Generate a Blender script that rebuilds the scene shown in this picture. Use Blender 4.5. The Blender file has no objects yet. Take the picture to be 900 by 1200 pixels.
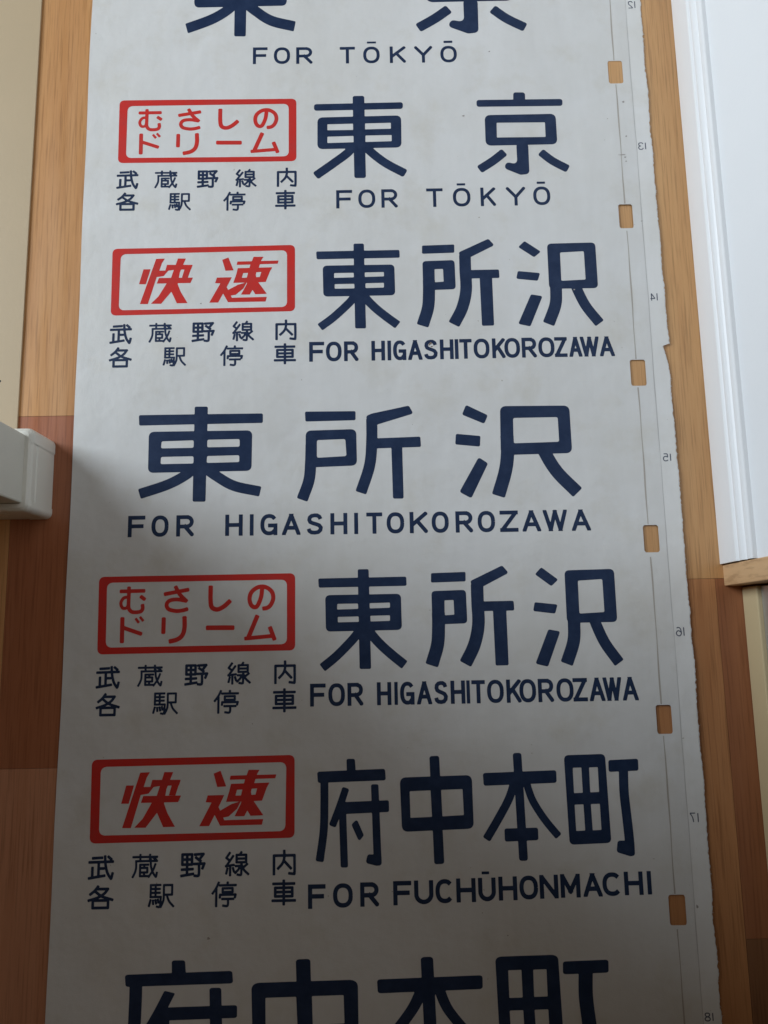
import bpy, json, math, random
import numpy as np
from mathutils import Matrix, Vector

# ---------------------------------------------------------------- camera, world, light, exposure
scene = bpy.context.scene
COL = scene.collection
MM = 0.001
cam_d = bpy.data.cameras.new("camera")
cam = bpy.data.objects.new("camera", cam_d)
COL.objects.link(cam)
cam_d.sensor_width = 36.0
cam_d.sensor_fit = 'AUTO'
cam_d.lens = 901.55 / 1200.0 * 36.0
cam_d.clip_start = 0.02
cam_d.clip_end = 60.0
TILT, ROLL, YAW = 0.1570, 0.0228, -0.0410        # a phone held over the floor, looking almost straight down
cam.matrix_world = (Matrix.Translation((0.3654, -0.1087, 0.9)) @ Matrix.Rotation(YAW, 4, 'Z')
                    @ Matrix.Rotation(TILT, 4, 'X') @ Matrix.Rotation(ROLL, 4, 'Z'))
scene.camera = cam

world = bpy.data.worlds.new("World")
scene.world = world
world.use_nodes = True
bg = world.node_tree.nodes["Background"]
bg.inputs[0].default_value = (1.0, 0.68, 0.38, 1)
bg.inputs[1].default_value = 0.080

def area_light(name, loc, target, size, power, color):
    d = bpy.data.lights.new(name, 'AREA')
    d.shape = 'RECTANGLE'
    d.size, d.size_y = size
    d.energy = power
    d.color = color
    o = bpy.data.objects.new(name, d)
    COL.objects.link(o)
    o.location = loc
    o.rotation_euler = (Vector(target) - Vector(loc)).to_track_quat('-Z', 'Y').to_euler()
    return o

area_light("window_light", (-3.40, 1.86, 2.15), (0.4, 0.75, 0.3), (2.25, 2.5), 235.0, (0.80, 0.905, 1.0))

scene.view_settings.view_transform = 'Standard'
scene.view_settings.look = 'None'
scene.view_settings.exposure = 0.0
scene.view_settings.gamma = 1.0

# ---------------------------------------------------------------- helpers
def tag(o, label=None, cat=None, group=None, kind=None):
    if label: o['label'] = label
    if cat: o['category'] = cat
    if group: o['group'] = group
    if kind: o['kind'] = kind
    return o

def empty(name, loc=(0, 0, 0)):
    o = bpy.data.objects.new(name, None)
    COL.objects.link(o)
    o.location = loc
    return o

def mesh_obj(name, verts, faces, mat, parent=None, smooth=False):
    me = bpy.data.meshes.new(name)
    me.from_pydata([tuple(v) for v in verts], [], faces)
    me.update()
    if mat: me.materials.append(mat)
    o = bpy.data.objects.new(name, me)
    COL.objects.link(o)
    if parent:
        o.parent = parent
        o.location = -parent.matrix_basis.translation
        o.location = (-parent.location[0], -parent.location[1], -parent.location[2])
    if smooth:
        me.polygons.foreach_set("use_smooth", [True] * len(me.polygons))
    return o

def sub(o, parent):                      # re-parent a finished mesh as a sub-part of a part
    o.parent = parent
    o.location = (0, 0, 0)
    return o

def profile_y(name, pts, y0, y1, mat, parent=None, bevel=0.0):
    """closed (x, z) outline in mm swept along y"""
    n = len(pts)
    v = [(x * MM, y0 * MM, z * MM) for x, z in pts] + [(x * MM, y1 * MM, z * MM) for x, z in pts]
    f = [(i, (i + 1) % n, (i + 1) % n + n, i + n) for i in range(n)]
    f.append(tuple(range(n))[::-1]); f.append(tuple(range(n, 2 * n)))
    o = mesh_obj(name, v, f, mat, parent)
    fix_normals(o)
    if bevel: add_bevel(o, bevel)
    return o

def fix_normals(o):
    import bmesh
    bm = bmesh.new(); bm.from_mesh(o.data)
    bmesh.ops.recalc_face_normals(bm, faces=bm.faces)
    bm.to_mesh(o.data); bm.free()

def add_bevel(o, w, seg=2):
    m = o.modifiers.new("bevel", 'BEVEL')
    m.width = w * MM; m.segments = seg; m.limit_method = 'ANGLE'; m.angle_limit = math.radians(40)

def box(name, a, b, mat, parent=None, bevel=0.0, seg=2):
    x0, y0, z0 = a; x1, y1, z1 = b
    v = [(x * MM, y * MM, z * MM) for z in (z0, z1) for x, y in ((x0, y0), (x1, y0), (x1, y1), (x0, y1))]
    f = [(3, 2, 1, 0), (4, 5, 6, 7), (0, 1, 5, 4), (1, 2, 6, 5), (2, 3, 7, 6), (3, 0, 4, 7)]
    o = mesh_obj(name, v, f, mat, parent)
    if bevel: add_bevel(o, bevel, seg)
    return o

# ---------------------------------------------------------------- materials
def material(name, rough=0.5, spec=0.5):
    m = bpy.data.materials.new(name); m.use_nodes = True
    nt = m.node_tree
    b = nt.nodes["Principled BSDF"]
    b.inputs["Roughness"].default_value = rough
    b.inputs["Specular IOR Level"].default_value = spec
    return m, nt, b

def node(nt, kind, **kw):
    n = nt.nodes.new(kind)
    for k, v in kw.items():
        if k.startswith("i_"): n.inputs[k[2:].replace("_", " ")].default_value = v
        else: setattr(n, k, v)
    return n

def coords(nt, scale=(1, 1, 1)):
    tc = node(nt, "ShaderNodeTexCoord")
    mp = node(nt, "ShaderNodeMapping")
    mp.inputs["Scale"].default_value = scale
    nt.links.new(tc.outputs["Object"], mp.inputs["Vector"])
    return mp.outputs["Vector"]

def noise(nt, vec, scale, detail=4.0, rough=0.55):
    n = node(nt, "ShaderNodeTexNoise")
    n.inputs["Scale"].default_value = scale
    n.inputs["Detail"].default_value = detail
    n.inputs["Roughness"].default_value = rough
    nt.links.new(vec, n.inputs["Vector"])
    return n.outputs["Fac"]

def ramp(nt, fac, stops):
    r = node(nt, "ShaderNodeValToRGB")
    e = r.color_ramp.elements
    while len(e) < len(stops): e.new(0.5)
    for k, (p, c) in zip(e, stops):
        k.position = p; k.color = (*c, 1)
    nt.links.new(fac, r.inputs["Fac"])
    return r.outputs["Color"]

def mix(nt, fac, a, b, mode='MIX'):
    n = node(nt, "ShaderNodeMix", data_type='RGBA', blend_type=mode)
    if isinstance(fac, float): n.inputs[0].default_value = fac
    else: nt.links.new(fac, n.inputs[0])
    for s, v in ((6, a), (7, b)):
        if isinstance(v, tuple): n.inputs[s].default_value = (*v, 1)
        else: nt.links.new(v, n.inputs[s])
    return n.outputs[2]

def bump(nt, b, height, strength, dist=0.001):
    n = node(nt, "ShaderNodeBump")
    n.inputs["Strength"].default_value = strength
    n.inputs["Distance"].default_value = dist
    nt.links.new(height, n.inputs["Height"])
    nt.links.new(n.outputs["Normal"], b.inputs["Normal"])

def make_cloth(name, base, dirt, rough=0.52):
    m, nt, b = material(name, rough, 0.35)
    v = coords(nt)
    c1 = ramp(nt, noise(nt, v, 5.0, 6, 0.65), [(0.38, base), (0.68, (base[0] * 0.93, base[1] * 0.92, base[2] * 0.895))])
    blot = ramp(nt, noise(nt, v, 13.0, 6, 0.65), [(0.52, (0, 0, 0)), (0.80, (1, 1, 1))])
    c2 = mix(nt, blot, c1, dirt)
    vs = coords(nt, (1.0, 0.12, 1))
    streak = ramp(nt, noise(nt, vs, 60.0, 3, 0.6), [(0.30, (0.965, 0.965, 0.965)), (0.70, (1, 1, 1))])
    c3 = mix(nt, 1.0, c2, streak, 'MULTIPLY')
    speck = ramp(nt, noise(nt, v, 210.0, 2, 0.5), [(0.775, (0, 0, 0)), (0.81, (1, 1, 1))])
    c4 = mix(nt, speck, c3, (0.33, 0.29, 0.25))
    nt.links.new(c4, b.inputs["Base Color"])
    w = noise(nt, v, 900.0, 2, 0.5)
    wav = noise(nt, v, 10.0, 4, 0.55)
    add = node(nt, "ShaderNodeMath", operation='MULTIPLY_ADD')
    nt.links.new(wav, add.inputs[0]); add.inputs[1].default_value = 22.0; nt.links.new(w, add.inputs[2])
    bump(nt, b, add.outputs[0], 0.25, 0.0006)
    return m

def make_ink(name, col, worn, rough=0.45):
    m, nt, b = material(name, rough, 0.22)
    v = coords(nt)
    f = ramp(nt, noise(nt, v, 38.0, 6, 0.7), [(0.42, (0, 0, 0)), (0.80, (1, 1, 1))])
    c = mix(nt, f, col, worn)
    g = ramp(nt, noise(nt, v, 420.0, 3, 0.6), [(0.70, (0, 0, 0)), (0.85, (1, 1, 1))])
    half = mix(nt, 0.35, (0, 0, 0), g)
    nt.links.new(mix(nt, half, c, tuple(min(1, x * 2.5 + 0.05) for x in col)), b.inputs["Base Color"])
    bump(nt, b, noise(nt, v, 700.0, 2), 0.2, 0.0004)
    return m

def make_paint(name, col, rough=0.4, var=0.04, bs=0.12, scale=300.0):
    m, nt, b = material(name, rough, 0.5)
    v = coords(nt)
    c = ramp(nt, noise(nt, v, 4.0, 5, 0.6), [(0.3, col), (0.75, tuple(x * (1 - var) for x in col))])
    nt.links.new(c, b.inputs["Base Color"])
    bump(nt, b, noise(nt, v, scale, 3), bs, 0.0008)
    return m

def make_wood(name, light, dark, rough=0.35, tone=False, across=(1, 0.07, 1)):
    m, nt, b = material(name, rough, 0.5)
    v = coords(nt, across)
    g1 = noise(nt, v, 34.0, 8, 0.70)
    c = ramp(nt, g1, [(0.30, dark), (0.62, light)])
    pore = ramp(nt, noise(nt, coords(nt, (across[0], across[1] * 0.35, across[2])), 420.0, 3, 0.6), [(0.34, (0.74, 0.71, 0.68)), (0.50, (1, 1, 1))])
    c = mix(nt, 1.0, c, pore, 'MULTIPLY')
    big = ramp(nt, noise(nt, coords(nt, (1, 0.25, 1)), 9.0, 3, 0.5), [(0.3, (0.90, 0.88, 0.86)), (0.7, (1.05, 1.04, 1.0))])
    c = mix(nt, 1.0, c, big, 'MULTIPLY')
    if tone:
        a = node(nt, "ShaderNodeAttribute", attribute_name="tone")
        c = mix(nt, 1.0, c, a.outputs["Color"], 'MULTIPLY')
    nt.links.new(c, b.inputs["Base Color"])
    rr = ramp(nt, noise(nt, v, 60.0, 3), [(0.3, (rough - .05,) * 3), (0.7, (rough + .12,) * 3)])
    nt.links.new(rr, b.inputs["Roughness"])
    bump(nt, b, g1, 0.15, 0.0006)
    return m

M_SHEET = make_cloth("aged_white_cloth", (0.69, 0.685, 0.675), (0.60, 0.575, 0.52))
M_TAPE = make_cloth("edge_tape_cloth", (0.74, 0.735, 0.725), (0.66, 0.64, 0.60), 0.6)
M_NAVY = make_ink("navy_ink", (0.011, 0.025, 0.066), (0.024, 0.043, 0.096))
M_RED = make_ink("red_ink", (0.58, 0.030, 0.024), (0.47, 0.044, 0.040))
M_SEAM, nt_, b_ = material("seam_groove", 0.7); b_.inputs["Base Color"].default_value = (0.40, 0.36, 0.32, 1)
M_SEAM2, nt_, b_ = material("tape_join", 0.7); b_.inputs["Base Color"].default_value = (0.50, 0.48, 0.47, 1)
M_STAIN, nt_, b_ = material("stain", 0.7); b_.inputs["Base Color"].default_value = (0.33, 0.30, 0.28, 1)
M_SCUFF, nt_, b_ = material("scuff", 0.7); b_.inputs["Base Color"].default_value = (0.22, 0.16, 0.12, 1)
M_NUM, nt_, b_ = material("number_ink", 0.6); b_.inputs["Base Color"].default_value = (0.06, 0.07, 0.11, 1)
M_FLOOR = make_wood("oak_boards", (0.66, 0.355, 0.150), (0.54, 0.262, 0.100), 0.33, True)
M_JAMB = make_wood("jamb_wood", (0.62, 0.40, 0.22), (0.52, 0.31, 0.15), 0.42, False, (1, 1, 0.07))
M_WHITE = make_paint("white_paint", (0.75, 0.755, 0.76), 0.35)
M_WALLP = make_paint("white_wallpaper", (0.74, 0.75, 0.76), 0.6, 0.03, 0.25, 500.0)
M_STUBW = make_paint("grey_white_wallpaper", (0.60, 0.575, 0.50), 0.6, 0.05, 0.3, 420.0)
M_STUBB = make_paint("white_baseboard_vinyl", (0.70, 0.675, 0.60), 0.35)
M_CREAM = make_paint("cream_board", (0.49, 0.375, 0.235), 0.45, 0.06, 0.12, 250.0)
M_DCREAM = make_paint("cream_rail", (0.54, 0.43, 0.25), 0.45, 0.06)
M_ALU, nt_, b_ = material("aluminium", 0.35); b_.inputs["Base Color"].default_value = (0.6, 0.6, 0.6, 1); b_.inputs["Metallic"].default_value = 0.9
M_GLASS, nt_, b_ = material("frosted_glass", 0.35); b_.inputs["Base Color"].default_value = (0.20, 0.21, 0.21, 1)
M_GAP, nt_, b_ = material("floor_gap", 0.8); b_.inputs["Base Color"].default_value = (0.10, 0.05, 0.025, 1)
M_DARK, nt_, b_ = material("dark_hole", 0.8); b_.inputs["Base Color"].default_value = (0.03, 0.03, 0.03, 1)

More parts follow.
